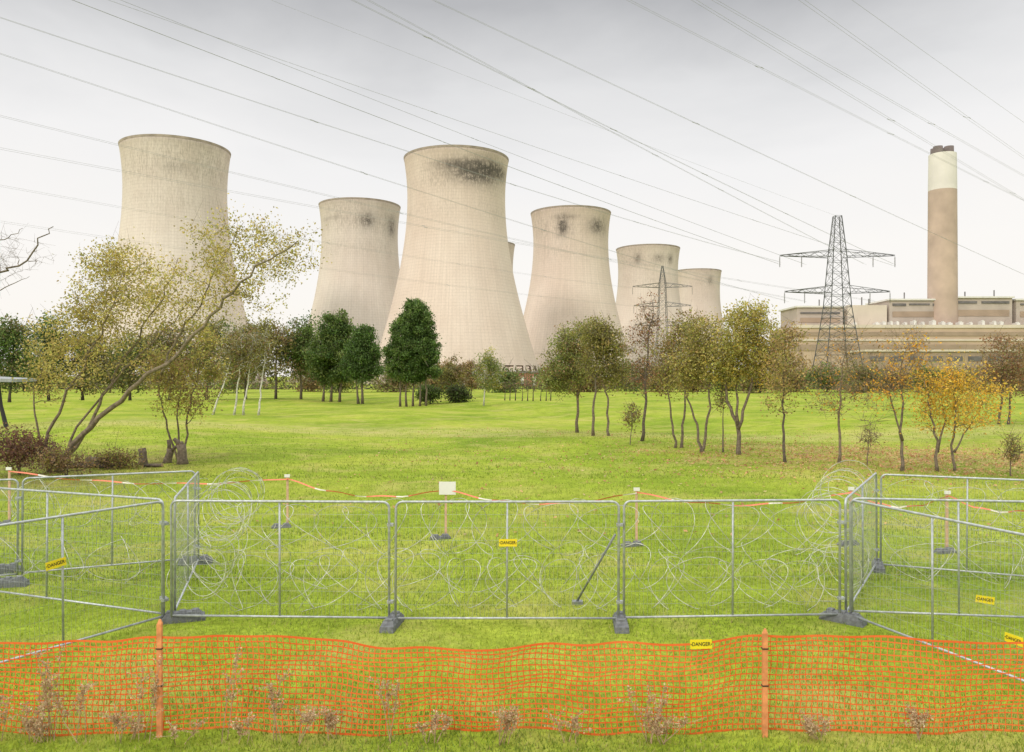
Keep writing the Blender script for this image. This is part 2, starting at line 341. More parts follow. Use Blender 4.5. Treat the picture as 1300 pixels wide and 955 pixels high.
# ---------------------------------------------------------------- pylons
def pylon(cx,Y,ztop,arms,hb,hw,label,rm,top=.12):
    X=(cx-650)*Y/F; t=thing('pylon',label,'pylon',(X,Y,0),'lattice pylons in front of the power station')
    zl=min(a[0] for a in arms)-4; za=max(a[0] for a in arms)+2
    def hwid(z):
        if z<zl: return hb+(hw-hb)*(z/zl)**.85
        if z<za: return hw+(hw*.62-hw)*((z-zl)/(za-zl))
        return top+(hw*.62-top)*(1-(z-za)/(ztop-za))
    levels=[0,zl*.22,zl*.42,zl*.6,zl*.74,zl*.87,zl]; k=max(3,int((za-zl)/3.0)); levels+=[zl+(za-zl)*i/k for i in range(1,k+1)]
    levels+=[za+(ztop-za)*q for q in(.25,.5,.75,1)]
    cor=[(-1,-1),(1,-1),(1,1),(-1,1)]
    P=lambda z,c_: Vector((X+c_[0]*hwid(z),Y+c_[1]*hwid(z),z))
    for c_ in cor:
        l=MB(); l.tube([P(z,c_) for z in levels],rm*1.5,4); build(l,'leg',LATT,t)
    br=MB()
    for a,b_ in zip(levels[:-1],levels[1:]):
        for i in range(4):
            c0,c1_=cor[i],cor[(i+1)%4]
            br.tube([P(a,c0),P(b_,c1_)],rm*.75,3); br.tube([P(a,c1_),P(b_,c0)],rm*.75,3); br.tube([P(b_,c0),P(b_,c1_)],rm*.75,3)
    build(br,'bracing',LATT,t)
    for z,hs in arms:
        for s in(-1,1):
            am=MB(); w=hwid(z); tip=Vector((X+s*hs,Y,z+.3)); n=7
            lo=[[Vector((X+s*w,Y+d*w,z)).lerp(tip,i/n) for i in range(n+1)] for d in(-1,1)]
            up=[[Vector((X+s*w,Y+d*w,z+1.9)).lerp(tip+Vector((0,0,.25)),i/n) for i in range(n+1)] for d in(-1,1)]
            for q in lo+up: am.tube(q,rm*1.25,3)
            for d in (0,1):
                for i in range(n):
                    am.tube([lo[d][i],up[d][i+1]] if i%2 else [up[d][i],lo[d][i+1]],rm*.8,3); am.tube([lo[0][i],lo[1][i+1]],rm*.8,3)
            build(am,'cross_arm',LATT,t)
            for fr in((1.0,.62) if hs>13 else (1.0,)):
                ins=MB(); q=Vector((X+s*hs*fr,Y,z+.2)); ins.tube([q,q+Vector((0,0,-3.2))],rm*.6,5)
                for j in range(9): ins.tube([q+Vector((0,0,-.4-j*.3)),q+Vector((0,0,-.52-j*.3))],rm*2.0,8)
                build(ins,'insulator',INS,t)
    return t
pylon(1063,227,50,[(38.2,16.6),(27.8,15.2)],6.2,2.9,'large lattice pylon with two wide cross arms standing before the power station',.085,.9)
pylon(841,330,50,[(41,12.5),(33,12.0),(25,11.5)],5.5,2.0,'fainter lattice pylon in front of the fifth cooling tower, behind bare birches',.07,.3)
# ---------------------------------------------------------------- overhead lines
LN='overhead conductors strung across the sky'
def line(a,Ya,b,Yb,sag,label,twin=.85,rad=.0125,spf=(.3,.5,.7)):
    A=px(*a,Ya); B=px(*b,Yb); n=40
    t=thing('power_line',label,'power line',A,LN)
    d=(B-A); side=Vector((-d.y,d.x,0)).normalized()
    pt=lambda f: A.lerp(B,f)-Vector((0,0,sag*4*f*(1-f)))
    for s in ((-1,1) if twin else (0,)):
        mb=MB(); mb.tube([pt(i/n)+side*(s*twin*.5)+Vector((0,0,s*twin*.25)) for i in range(n+1)],[rad*(1+.7*i/n) for i in range(n+1)],4); build(mb,'conductor',COND,t)
    if twin:
        for f in spf:
            p=pt(f); mb=MB(); w=side*(twin*.52)+Vector((0,0,twin*.26)); mb.tube([p-w,p+w],.025,5)
            for s in(-1,1): mb.tube([p+w*s*.95-d.normalized()*.3,p+w*s*.95+d.normalized()*.3],.045,5)
            build(mb,'spacer',COND,t)
line((-70,-62),66,(990,336),227,.7,'twin power line from the top left corner passing over the left tower to the pylon',spf=(.16,.3,.45,.62))
line((20,-52),70,(1022,336),227,.5,'twin power line entering the top edge above the left tower')
line((330,-58),70,(1135,336),227,.5,'twin power line crossing the sky left of the sky centre to the pylon right arm',spf=(.1,.28,.42,.6))
line((345,-66),73,(1098,336),227,.5,'second twin power line just below the one reaching the pylon right arm',spf=(.2,.37,.5))
line((400,-70),75,(1420,402),270,.6,'twin power line crossing above the central and fourth towers to the right edge',spf=(.2,.36,.5))
line((680,-60),75,(1430,318),240,.5,'twin power line entering the top edge right of the sky centre',spf=(.16,.32,.5))
line((790,-55),70,(1430,330),240,.4,'twin power line that passes just left of the chimney top',spf=(.25,.5))
line((815,-52),72,(1440,300),240,.4,'thin twin power line directly above the line passing left of the chimney top',spf=(.3,))
line((930,-62),70,(1430,290),240,.3,'twin power line crossing the upper right sky',spf=(.3,.5))
line((1000,-58),70,(1430,246),240,.3,'thin single power line nearest the top right corner',twin=0,rad=.014)
line((-80,-4),70,(990,333),227,1.2,'twin power line starting highest on the left picture edge',spf=(.2,.4,.6))
line((-80,42),75,(1000,383),227,1.1,'twin power line second down on the left picture edge',spf=(.25,.45))
line((-80,128),85,(1022,383),227,1.0,'twin power line third down on the left picture edge',spf=(.3,.6))
line((-80,174),90,(1112,383),227,.9,'twin power line fourth down on the left picture edge')
line((-80,222),110,(803,366),330,1.3,'faint twin power line fifth down on the left, ending at the fainter pylon')
line((-80,270),120,(805,389),330,1.2,'faint twin power line lowest down on the left picture edge')
line((240,-40),80,(1063,275),227,.4,'thin single earth wire running to the pylon peak',twin=0,rad=.010)
line((-80,-75),90,(1135,338),227,.6,'thin twin power line from beyond the top left corner to the pylon right arm',rad=.010)
# ---------------------------------------------------------------- trees
OL=(.31,.29,.07);YG=(.50,.44,.13);DG=(.095,.165,.038);MG=(.15,.22,.05);BR=(.32,.21,.10);OR=(.72,.38,.05);YE=(.74,.50,.07);RB=(.30,.15,.08);GB=(.24,.22,.08)
def tree(label,Y,stems,blobs,nt_,nl,ls,sig,pal,r0,bark=None,name='tree',group=None,seed=0,rk=.00042,cat='tree',bare=False,shell=.45,low=0.0):
    bark=bark or BARK; rr=random.Random(seed*13+5); bx,by=stems[0][0]
    b3=px(bx,by,Y); z0=gh(b3.x,Y)
    t=thing(name,label,cat,(b3.x,Y,z0),group)
    tm=MB(); nodes=[]; rad_=[]
    for si,st in enumerate(stems):
        pts=[px(q[0],q[1],Y) for q in st]
        dj=rr.uniform(-.05,.05)*len(pts)
        out=[]
        for i in range(len(pts)-1):
            for k in range(4): 
                f=k/4; out.append(pts[i].lerp(pts[i+1],f))
        out.append(pts[-1]); L=len(out); Ht=max(.5,(out[-1]-out[0]).length)
        o2=[]
        for i,p in enumerate(out):
            f=i/(L-1); j=Ht*.008 if i else 0
            q=p+Vector((rr.gauss(0,j),rr.gauss(0,j)+dj*f*Ht*.5,rr.gauss(0,j*.4)))
            o2.append(q)
        if abs(st[0][1]-by)<14: o2[0].z=gh(o2[0].x,Y)-.1
        ri=r0[si] if hasattr(r0,'__len__') else r0
        rs=[ri*((1.35 if i==0 else 1)*(1-.82*(i/(L-1)))) for i in range(L)]
        tm.tube(o2,rs,7)
        for q,r_ in list(zip(o2,rs))[max(1,int(L*low)):]: nodes.append(q); rad_.append(r_)
    w=np.array([b_[2]*b_[3]*(b_[4] if len(b_)>4 else 1) for b_ in blobs],float); w/=w.sum(); T=[]
    for _ in range(nt_):
        b_=blobs[rr.choices(range(len(blobs)),w)[0]]
        while True:
            d=Vector((rr.gauss(0,1),rr.gauss(0,1),rr.gauss(0,1)))
            if d.length>.1: break
        d=d.normalized()*(rr.random()**shell)
        c0=px(b_[0],b_[1],Y); s=Y/F
        T.append(c0+Vector((d.x*b_[2]*s,d.y*min(b_[2],b_[3]*1.2)*s*.85,d.z*b_[3]*s)))
    na=np.array([tuple(q) for q in nodes]); 
    T.sort(key=lambda q: float(np.min(np.linalg.norm(na-np.array(q),axis=1))))
    twm=MB() if bare else tm; rmin=Y*rk; cl=[]
    for q in T:
        na_=np.array([tuple(p) for p in nodes]); qq=np.array(q); dist=np.linalg.norm(na_-qq,axis=1)
        cost=dist+np.maximum(0,na_[:,2]-q.z+.25*dist)*1.3
        i=int(np.argmin(cost)); p=nodes[i]; Ln=max(.01,(q-p).length)
        rs0=max(rmin*.8,min(rad_[i]*.62,.03*Ln+rmin))
        m1=p.lerp(q,.35)+Vector((rr.gauss(0,.06),rr.gauss(0,.06),rr.gauss(.03,.05)))*Ln
        m2=p.lerp(q,.7)+Vector((rr.gauss(0,.06),rr.gauss(0,.06),rr.gauss(.05,.05)))*Ln
        seq=[p,m1,m2,q]; rs=[rs0,rs0*.8,rs0*.6,max(rmin*.5,rs0*.35)]
        twm.tube(seq,rs,4,False)
        nodes+=seq[1:]; rad_+=rs[1:]
        cl+= [(q,1.0),(m2,.6)]
        for _ in range(3 if bare or nl<12 else 1):
            e=q+Vector((rr.gauss(0,1),rr.gauss(0,1),rr.gauss(.35,1)))*sig*1.3; twm.tube([m2.lerp(q,rr.random()),e],[rmin*.6,rmin*.35],3,False)
    build(tm,'trunk',bark,t,True)
    if bare: build(twm,'twigs',bark,t)
    if nl>0:
        Ps=[];Cs=[]
        for q,wt in cl:
            k=int(nl*wt*rr.uniform(.35,1.4)); 
            if k<1: continue
            base=np.array(pal[rr.choices(range(len(pal)),[1/(i+1) for i in range(len(pal))])[0]])*rr.uniform(.75,1.22)
            sg=sig*rr.uniform(.6,1.2)
            Ps.append(np.array(q)+rng.normal(size=(k,3))*sg*np.array([1,1,.75])); Cs.append(np.clip(base*rng.uniform(.65,1.35,(k,1))*(1+rng.normal(size=(k,3))*.06),0,1))
        Ps=np.concatenate(Ps); Cs=np.concatenate(Cs); Ps[:,2]=np.maximum(Ps[:,2],z0+.05)
        quads('crown',leafquads(Ps,ls),Cs,LEAF,t)
    return t
tree('big leaning willow with sparse yellow green leaves at left, its trunk slanting right',32,
 [[(68,598),(98,565),(150,518),(205,476),(262,425),(300,385),(345,345),(388,318)],[(64,598),(62,562),(84,512),(122,452),(150,400),(170,350)],[(76,597),(112,540),(130,488),(165,430),(195,375),(215,325)],[(205,476),(215,440),(240,400),(262,350),(285,300),(300,275)],[(70,597),(50,550),(45,500),(60,460)],[(72,597),(95,545),(150,470),(200,420),(235,370)]],
 [(110,440,75,62),(60,470,35,45,.8),(160,375,70,65,1.3),(145,335,45,28,1.0),(235,380,60,55,.8),(320,325,70,45,.7),(290,365,70,50,.7),(370,325,42,42,.8),(290,295,75,30,.6),(110,400,45,55,.9)],
 500,33,.105,.30,[(.56,.48,.14),YG,(.46,.38,.12),(.36,.33,.10)],[.13,.08,.08,.05,.06,.06],BARKP,seed=1,name='willow_tree',rk=.00026,shell=.5)
tree('small multi stemmed willow right of the leaning willow trunk',36,[[(228,590),(215,545),(205,500),(212,460)],[(232,590),(238,540),(250,490),(262,440)],[(230,590),(226,530),(232,470)]],
 [(235,490,48,42),(262,450,38,38),(205,470,28,30)],120,36,.12,.32,[YG,OL,BR],.06,BARKP,seed=2,name='willow_tree',rk=.0003)
tree('bare tree reaching in from the left picture edge',30,[[(-60,610),(-52,500),(-45,420),(-30,370),(0,350),(30,340),(60,305),(75,292)],[(-45,420),(-35,340),(-10,310),(20,305),(40,293)],[(-30,370),(-5,372),(20,360),(40,352)]],
 [(10,325,60,38),(-40,340,50,60)],150,0,.1,.2,[BR],[.08,.04,.03],BARK,seed=3,bare=True,rk=.00022)
for i,(x,yb,tx) in enumerate(((270,526,292),(297,527,306),(309,524,318),(328,527,334))):
    tree('slim white birch trunk, number %s from the left of the leaning birch group'%('one','two','three','four')[i],80,[[(x,yb),((x+tx)/2,495),(tx,460),(tx+2,430)]],[(tx+2,450,20,30),(tx-8,440,18,24)],34,30,.2,.5,[GB,OL,BR],.11,BIRCH,seed=10+i,name='birch_tree',group='leaning birches on the left lawn')
FT='trees along the left of the lawn'
for i,(lab,Y,st,bl,n_,k,pal,bk) in enumerate([
 ('dark evergreen beyond the lawn at the left picture edge',112,[(12,512),(14,470),(16,430)],[(14,455,34,42),(10,425,22,25)],80,70,[MG,DG,GB],BARKD),
 ('dark pointed evergreen just right of the left edge tree, behind the willow',118,[(62,510),(62,460),(63,415)],[(62,465,26,35),(63,430,17,28)],70,70,[DG,MG],BARKD),
 ('brown green tree seen through the left part of the willow crown',120,[(105,510),(106,460),(107,420)],[(105,455,34,44)],70,60,[GB,MG,BR],BARKD),
 ('green tree seen between the willow stems',122,[(165,510),(166,460),(167,430)],[(165,462,34,40)],70,60,[GB,MG],BARKD),
 ('dull green tree behind the small willow',122,[(215,508),(216,460),(217,420)],[(217,450,34,44)],70,60,[GB,BR,MG],BARKD),
 ('olive brown tree behind the white birches',124,[(262,508),(264,460),(266,420)],[(264,445,32,44)],70,60,[GB,OL,MG],BARKD),
 ('bushy olive tree just right of the white birches',128,[(312,506),(312,460),(313,420)],[(312,445,30,40)],70,60,[GB,MG,OL],BARKD),
 ('brownish green tree left of the dark pines',128,[(350,506),(351,450),(352,420)],[(350,448,26,42),(338,430,18,20)],70,60,[OL,GB,BR],BARKD),
 ('dark pine with bare lower trunk left of the tall pine',130,[(382,505),(383,450),(384,410)],[(384,435,23,34),(380,455,22,26)],90,90,[MG,DG,GB],BARK)]):
    tree(lab,Y,[st],bl,n_,k,.36,.85,pal,.2,bk,seed=20+i,group=FT)
tree('tall dark pine clump on several thin trunks, left of the small pine',124,[[(420,509),(420,450),(422,408)],[(431,510),(432,460),(434,420)],[(410,508),(411,470)]],[(424,452,29,38),(427,420,19,25),(406,455,14,28)],260,95,.34,.52,[MG,DG,(.20,.25,.07)],.2,BARK,seed=31,name='pine_tree',shell=.38,low=.3)
tree('small rounded dark pine immediately left of the big round pine',118,[[(460,511),(460,470),(462,430)],[(455,511),(452,480)]],[(459,468,25,18),(460,452,21,20),(463,432,12,18)],220,90,.30,.42,[(.12,.20,.045),DG],.2,BARK,seed=32,name='pine_tree',shell=.36,low=.3)
tree('big rounded dark green pine clump on many bare trunks at the lawn centre left',106,[[(508,515),(508,480),(506,440)],[(516,516),(517,470),(518,410)],[(524,515),(525,470),(526,400)],[(533,516),(534,470)],[(541,514),(541,480),(543,450)]],
 [(524,468,37,17),(524,448,37,26),(525,424,30,26),(526,404,20,18),(527,392,11,11)],620,95,.25,.33,[(.12,.20,.045),(.10,.17,.038),(.17,.25,.06)],.15,BARK,seed=33,name='pine_tree',low=.4,shell=.34)
for i,(lab,Y,x,yb,bl,pal) in enumerate([
 ('round brown green shrub right of the big pine clump',120,573,503,[(574,478,20,24)],[GB,OL,BR]),
 ('low dark shrub in front of the round brown green shrub',112,582,509,[(582,500,16,9)],[(.09,.10,.04),MG]),
 ('low dark shrub at the foot of the big pine clump',112,546,506,[(545,500,12,8)],[MG,(.12,.11,.05)]),
 ('brown shrub below the central cooling tower left side',150,598,496,[(598,476,16,18)],[BR,GB])]):
    tree(lab,Y,[[(x,yb),(x,bl[0][1])]],bl,46,70,.28,.5,pal,.1,BARKD,seed=40+i,name='shrub',cat='shrub')
tree('slim light green birch before the central cooling tower',100,[[(614,511),(616,480),(620,450)]],[(620,475,17,26),(621,457,10,14)],70,50,.2,.45,[(.24,.29,.10),OL,YG],.1,BIRCH,seed=45,name='birch_tree')
for i in range(9):
    x=640+i*7.5+R.uniform(-2,2); 
    tree('thin young sapling in the far row at the lawn centre',130,[[(x,510-i%3*3),(x+1,492)]],[(x,490,3.5,8)],8,7,.2,.3,[GB,BR],.09,BARKD,seed=50+i,name='sapling',cat='sapling',group='far saplings in rows below the towers')
tree('olive brown leafed tree at the left end of the right hand row',55.7,[[(733,550),(733,500),(730,460),(722,430)],[(733,505),(745,465),(752,430)]],[(722,462,33,38),(735,432,30,24),(705,480,18,18)],200,50,.15,.36,[(.28,.31,.09),OL,(.24,.25,.08),BR],[.11,.07],BARK,seed=60)
tree('tawny tree with twin trunks, second in the right hand row',52,[[(753,554),(754,510),(757,460),(762,425)],[(773,558),(772,515),(768,480),(775,440)]],[(768,452,33,36),(760,425,24,18),(785,478,16,20)],190,42,.14,.34,[OL,GB,(.36,.29,.10)],[.10,.09],BARK,seed=61)
tree('sparse reddish birch with upright twigs, right of the twin trunk tree',46.4,[[(815,564),(817,510),(820,450),(826,385)]],[(820,440,27,48),(824,400,16,28),(815,480,26,22)],170,9,.12,.25,[RB,BR,GB],.10,BARKD,seed=62,name='birch_tree',rk=.00026)
tree('red brown tree with outward leaning trunks, right of the sparse birch',41.5,[[(865,574),(868,530),(872,480),(878,425)],[(857,573),(852,530),(846,490),(838,450)]],[(860,450,34,40),(875,420,24,26),(845,480,22,22)],190,24,.12,.28,[OL,BR,(.38,.26,.10)],[.08,.07],BARK,seed=63,rk=.0003)
tree('tawny gold tree with forked trunk left of the yellow olive tree',39,[[(890,580),(885,540),(872,505),(864,470)],[(890,580),(897,530),(900,480),(898,430)]],[(895,445,28,45),(870,470,26,30)],180,28,.12,.28,[OL,(.44,.35,.11),YG],[.08,.08],BARK,seed=64,rk=.0003)
tree('full yellow olive tree on a short forked trunk in the middle of the right row',38,[[(938,581),(937,545),(925,510),(918,460),(920,420)],[(937,545),(950,500),(960,450),(958,400)],[(937,540),(936,480),(940,420)]],[(945,435,45,45),(950,405,30,24),(922,465,30,28),(975,460,26,32)],300,38,.12,.27,[(.48,.42,.11),(.36,.36,.09),YG,(.62,.46,.09)],[.12,.08,.07],BARK,seed=65,rk=.0003)
tree('thin straight sapling beside the yellow olive tree',39,[[(918,577),(918,540),(917,500)]],[(916,505,10,22)],20,10,.12,.25,[BR,OL],.05,BARK,seed=66,name='sapling')
tree('sparse dark twigged tree right of the yellow olive tree',34.8,[[(997,592),(996,540),(997,490),(1000,430)]],[(998,465,30,45),(1002,430,20,24),(990,505,26,22)],170,13,.105,.24,[(.46,.34,.13),OL,BR],.07,BARKD,seed=67,rk=.00026)
tree('thin nearly bare tree standing in front of the large pylon',34.8,[[(1065,592),(1066,540),(1070,480),(1074,420)]],[(1072,470,42,60),(1050,500,30,30),(1090,500,30,26)],200,5,.10,.22,[BR,OR,GB],.07,BARKP,seed=68,rk=.00024)
tree('sparse tree with scattered orange leaves right of the nearly bare tree',32,[[(1145,601),(1147,550),(1150,500),(1152,450)],[(1146,560),(1130,510),(1120,470)]],[(1142,470,40,45),(1160,450,24,34),(1125,500,30,25)],170,6,.10,.24,[OR,YE,BR],[.07,.045],BARK,seed=69,rk=.00024)
tree('bright orange yellow leafed tree at the right end of the row',32,[[(1190,601),(1188,560),(1178,520),(1170,485)],[(1212,603),(1208,565),(1212,520),(1205,480)],[(1190,575),(1200,535),(1195,500)],[(1211,575),(1228,545),(1245,515)]],[(1185,490,45,34),(1215,480,45,32),(1240,515,44,34),(1195,525,42,30),(1268,500,20,20,.6)],300,15,.10,.25,[YE,(.78,.46,.05),(.70,.52,.12),(.48,.42,.12)],[.07,.06,.05,.04],BARK,seed=70,rk=.00028,shell=.55)
tree('brown tree further back near the right picture edge',58,[[(1268,548),(1270,500),(1272,440)],[(1280,546),(1284,500),(1290,460)]],[(1270,460,30,40),(1290,480,25,34)],150,18,.16,.36,[BR,RB,GB],.1,BARKD,seed=71,rk=.0003)
tree('brown tree leaning in at the right picture edge behind the orange tree',64,[[(1325,545),(1322,490),(1318,440)]],[(1318,465,34,44)],120,26,.17,.4,[BR,GB],.12,BARKD,seed=72)
tree('knee high twiggy sapling in front of the twin trunk tree',44,[[(800,572),(801,545),(803,520)]],[(801,530,12,18)],36,10,.12,.2,[OL,BR],.035,BARK,seed=73,name='sapling')
tree('twiggy sapling at the right picture edge beside the fence',30.5,[[(1283,606),(1284,580),(1288,550)]],[(1285,570,13,20)],40,8,.09,.18,[OL,BR],.03,BARK,seed=74,name='sapling')
tree('low leafless sapling between the nearly bare tree and the orange leafed tree',34,[[(1100,596),(1102,565),(1106,530)]],[(1104,550,15,25)],40,3,.09,.18,[BR],.03,BARKP,seed=75,name='sapling')
FH='distant trees along the far edge of the lawn'
fx=[(-30,440,36),(30,450,30),(140,445,40),(300,452,34),(395,460,30),(430,466,26),(500,468,26),(555,466,24),(640,474,18),(705,462,26),(745,468,26),(795,462,28),(835,464,26),(880,466,26),(925,470,26),(965,466,28),(1005,462,30),(1050,466,30),(1095,462,28),(1135,470,26),(1180,466,30),(1225,470,28),(1262,464,28),(1305,462,30),(1345,462,30)]
for i,(x,yt,w) in enumerate(fx):
    Y=190+R.uniform(-15,15); yb=478+3900/Y; c0=(yt+yb)/2
    tree('distant bushy hedge tree at the far edge of the lawn',Y,[[(x,yb),(x+1,c0)]],[(x,c0+1,w,(yb-yt)/2),(x+R.uniform(-8,8),yt+8,w*.4,8)],46,46,.55,1.3,[[GB,BR,MG],[BR,GB,(.36,.26,.12)],[MG,GB,OL]][i%3],.2,BARKD,seed=100+i,group=FH,shell=.6)
n=14000; X=rng.uniform(-190,190,n); Y=rng.normal(232,3,n); Z=rng.uniform(0,1,n)**1.3*(4.2+1.6*np.sin(X*.11)+1.0*np.sin(X*.37+1))
cc=np.array([[.16,.15,.07],[.24,.17,.09],[.12,.15,.05]])[rng.integers(0,3,n)]*rng.uniform(.7,1.3,n)[:,None]
tag(quads('hedge',leafquads(np.stack([X,Y,Z],1),.9),cc,LEAF),'continuous dull brown hedgerow along the horizon','hedge',kind='stuff')
def bush(label,Y,x,yb,blobs,n_,k,pal,seed,name='shrub',bk=BARKD,ls=.09,sg=.22): return tree(label,Y,[[(x,yb),(x+2,blobs[0][1])],[(x,yb),(x-10,blobs[0][1]+4)]],blobs,n_,k,ls,sg,pal,.03,bk,seed=seed,name=name,cat='shrub')
bush('dark red brown scrub bush at the left picture edge behind the fence',31,25,600,[(20,568,34,26),(50,575,24,18)],170,22,[(.20,.10,.07),(.25,.13,.08),BR],80)
bush('low tangle of brown brambles at the foot of the leaning willow',30,85,604,[(95,588,30,14),(65,585,22,16)],90,16,[BR,(.22,.15,.08),OL],81)
bush('grassy brown undergrowth between the willow and the tree stumps',33,150,596,[(150,584,32,12)],70,16,[BR,OL,(.25,.17,.09)],82)
def stump(label,x,yb,Y,r,h,lean,forks=0):
    p=px(x,yb,Y); p.z=gh(p.x,Y); t=thing('tree_stump',label,'tree stump',p)
    mb=MB(); q=p+Vector((lean*h,0,h)); mb.tube([p-Vector((0,0,.1)),p.lerp(q,.3),p.lerp(q,.7)+Vector((.03,0,0)),q],[r*1.4,r*1.05,r*.95,r],10); 
    for i in range(forks):
        e=q+Vector((R.uniform(-.5,.5),R.uniform(-.2,.2),R.uniform(.1,.45))); mb.tube([p.lerp(q,.7),q.lerp(e,.5),e],[r*.6,r*.5,r*.4],8)
    build(mb,'trunk',BARK,t,True); c_=MB(); d=(q-p).normalized(); c_.tube([q,q+d*.012],r*.92,10); build(c_,'cut_face',CUT,t)
stump('pale cut stump with stubby forks, right of the leaning willow',212,588,35,.16,.62,.25,2)
stump('thick upright stump at the base of the small willow',232,590,34.6,.2,.85,-.1,2)
stump('short squat stump left of the forked stump',182,590,34.5,.17,.7,-.1,0)
for i,(x,y,L,a,r) in enumerate(((100,588,1.6,.2,.10),(125,580,1.5,-.5,.13),(118,590,1.3,.1,.14),(145,590,1.2,.6,.1),(195,592,.9,-.3,.08))):
    p=px(x,y,33.5); p.z=r+gh(p.x,33.5)+(.2 if i==1 else 0); d=Vector((math.cos(a),math.sin(a),.05))*L*.5
    t=thing('log',('long thin log lying by the willow foot','thick cut log on top of the log heap','fat log at the front of the log heap','slanting log at the right of the log heap','short log lying between the stumps')[i],'log',p)
    mb=MB(); mb.tube([p-d,p,p+d],[r,r*.97,r*.9],9); build(mb,'bark',BARKD,t,True)
    for s in(-1,1):
        mb=MB(); e=p+d*s; mb.tube([e,e+d.normalized()*s*.01],r*.86,9); build(mb,'cut_end',CUT,t)
p=px(4,546,57); t=thing('shelter_post','dark leaning post under a grey flat roof at the left picture edge','shelter post',(p.x,57,0))
mb=MB(); mb.tube([Vector((p.x+.3,57,-.1)),px(1,515,57),px(-2,487,57)],[.16,.13,.11],8); build(mb,'post',BLK,t)
mb=MB(); a=px(-40,482,57); b_=px(26,484,57); mb.hexa([(a.x,56,a.z-.1),(b_.x,56,b_.z-.1),(b_.x,59,b_.z-.05),(a.x,59,a.z-.05),(a.x,56,a.z+.2),(b_.x,56,b_.z+.12),(b_.x,59,b_.z+.16),(a.x,59,a.z+.24)]); build(mb,'roof',simple('grey_roof',(.3,.32,.33),.6),t)
# ---------------------------------------------------------------- fence panels
FP='temporary steel fence panels round the wire pen'
RP=random.Random(5)
def panel(a,b_,label,zt=1.93,zb=.12):
    (x0,Y0),(x1,Y1)=a,b_; P0=Vector(((x0-650)*Y0/F,Y0,RP.uniform(-.012,.018))); P1=Vector(((x1-650)*Y1/F,Y1,RP.uniform(-.012,.018))); u=(P1-P0); L=u.length; u.normalize(); Z=Vector((RP.gauss(0,.004),RP.gauss(0,.008),1)); w=Vector((-u.y,u.x,0))
    t=thing('fence_panel',label,'fence panel',(P0+P1)/2,FP)
    rc=.10; pts=[P0+Z*.03,P0+Z*(zt-rc)]+[P0+u*(rc-rc*math.cos(k*PI/10))+Z*(zt-rc+rc*math.sin(k*PI/10)) for k in range(1,5)]+[P0+u*rc+Z*zt,P1-u*rc+Z*zt]
    pts+=[P1-u*(rc-rc*math.sin(k*PI/10))+Z*(zt-rc+rc*math.cos(k*PI/10)) for k in range(1,5)]+[P1+Z*(zt-rc),P1+Z*.03]
    mb=MB(); mb.tube(pts,.020,8); build(mb,'frame',GALV,t,True)
    mb=MB(); mb.tube([P0+Z*zb+u*.02,P1+Z*zb-u*.02],.018,8); build(mb,'bottom_rail',GALV,t,True)
    mb=MB(); m_=P0.lerp(P1,.5)+w*.003; mb.tube([m_+Z*(zb),m_+Z*zt],.016,8); build(mb,'centre_upright',GALV,t,True)
    mb=MB(); n=int(L/.062)
    for i in range(1,n):
        q=P0.lerp(P1,i/n)+w*.02; mb.tube([q+Z*zb,q+Z*zt],.0015,3,False)
    for k in range(1,9):
        z=zb+(zt-zb)*k/9; mb.tube([P0+Z*z+w*.02,P1+Z*z+w*.02],.0018,3,False)
    build(mb,'wire_mesh',WIRE,t)
    for z in(.35,1.55):
        mb=MB(); mb.obox(P1+u*.02,u,w,.05,.032,z,z+.045); mb.tube([P1+u*.02-w*.06+Z*(z+.022),P1+u*.02+w*.06+Z*(z+.022)],.009,6); build(mb,'clamp',GALV,t)
    return P0,P1,u,w
A=panel((218,12.42),(494,12.28),'left front fence panel facing the camera')
B=panel((502,12.26),(785,12.24),'middle front fence panel with a diagonal brace behind it')
Cc_=panel((792,12.28),(1066,12.48),'right front fence panel facing the camera')
D=panel((-82,9.75),(208,12.42),'near left side fence panel slanting toward the camera, with a yellow sign',1.93)
E=panel((-70,14.35),(206,12.55),'left side fence panel slanting away behind the near left one')
Fp=panel((222,12.66),(252,16.3),'fence panel running back from the left front corner')
G=panel((28,15.1),(247,16.4),'back left fence panel beyond the coiled wire')
G2=panel((-230,14.3),(22,15.05),'far left back fence panel cut by the picture edge')
R1=panel((1074,12.6),(1113,15.9),'fence panel running back from the right front corner')
R2=panel((1118,15.85),(1346,14.6),'back right fence panel beyond the coiled wire')
R3=panel((1080,12.42),(1318,9.6),'near right side fence panel slanting toward the camera')
R4=panel((1082,12.7),(1358,12.3),'right side fence panel level with the front row')
t=thing('brace_pole','diagonal grey brace pole behind the middle front fence panel','brace',px(733,767,12.9))
mb=MB(); a=Vector((.083*13.5,13.5,.05)); mb.tube([a,Vector((.131*12.32,12.32,1.42))],.019,8); build(mb,'pole',BRACE,t,True)
mb=MB(); mb.obox(a,Vector((1,0,0)),Vector((0,1,0)),.09,.06,-.05,0.0); build(mb,'foot_plate',BRACE,t)
FB='grey ballast blocks under the fence joints'
def foot(x,Y,ang,label):
    c_=Vector(((x-650)*Y/F,Y,0)); u=Vector((math.cos(ang),math.sin(ang),0)); w=Vector((-u.y,u.x,0))
    t=thing('ballast_block',label,'ballast block',c_,FB)
    mb=MB(); mb.obox(c_,u,w,.34,.11,0,.09,.95); mb.obox(c_,u,w,.30,.10,.09,.15,.8); build(mb,'base',BLOCK,t)
    for k in(-1,0,1):
        mb=MB(); mb.obox(c_+u*(k*.19),u,w,.05,.06,.15,.175,.9); build(mb,'socket',BLOCK,t)
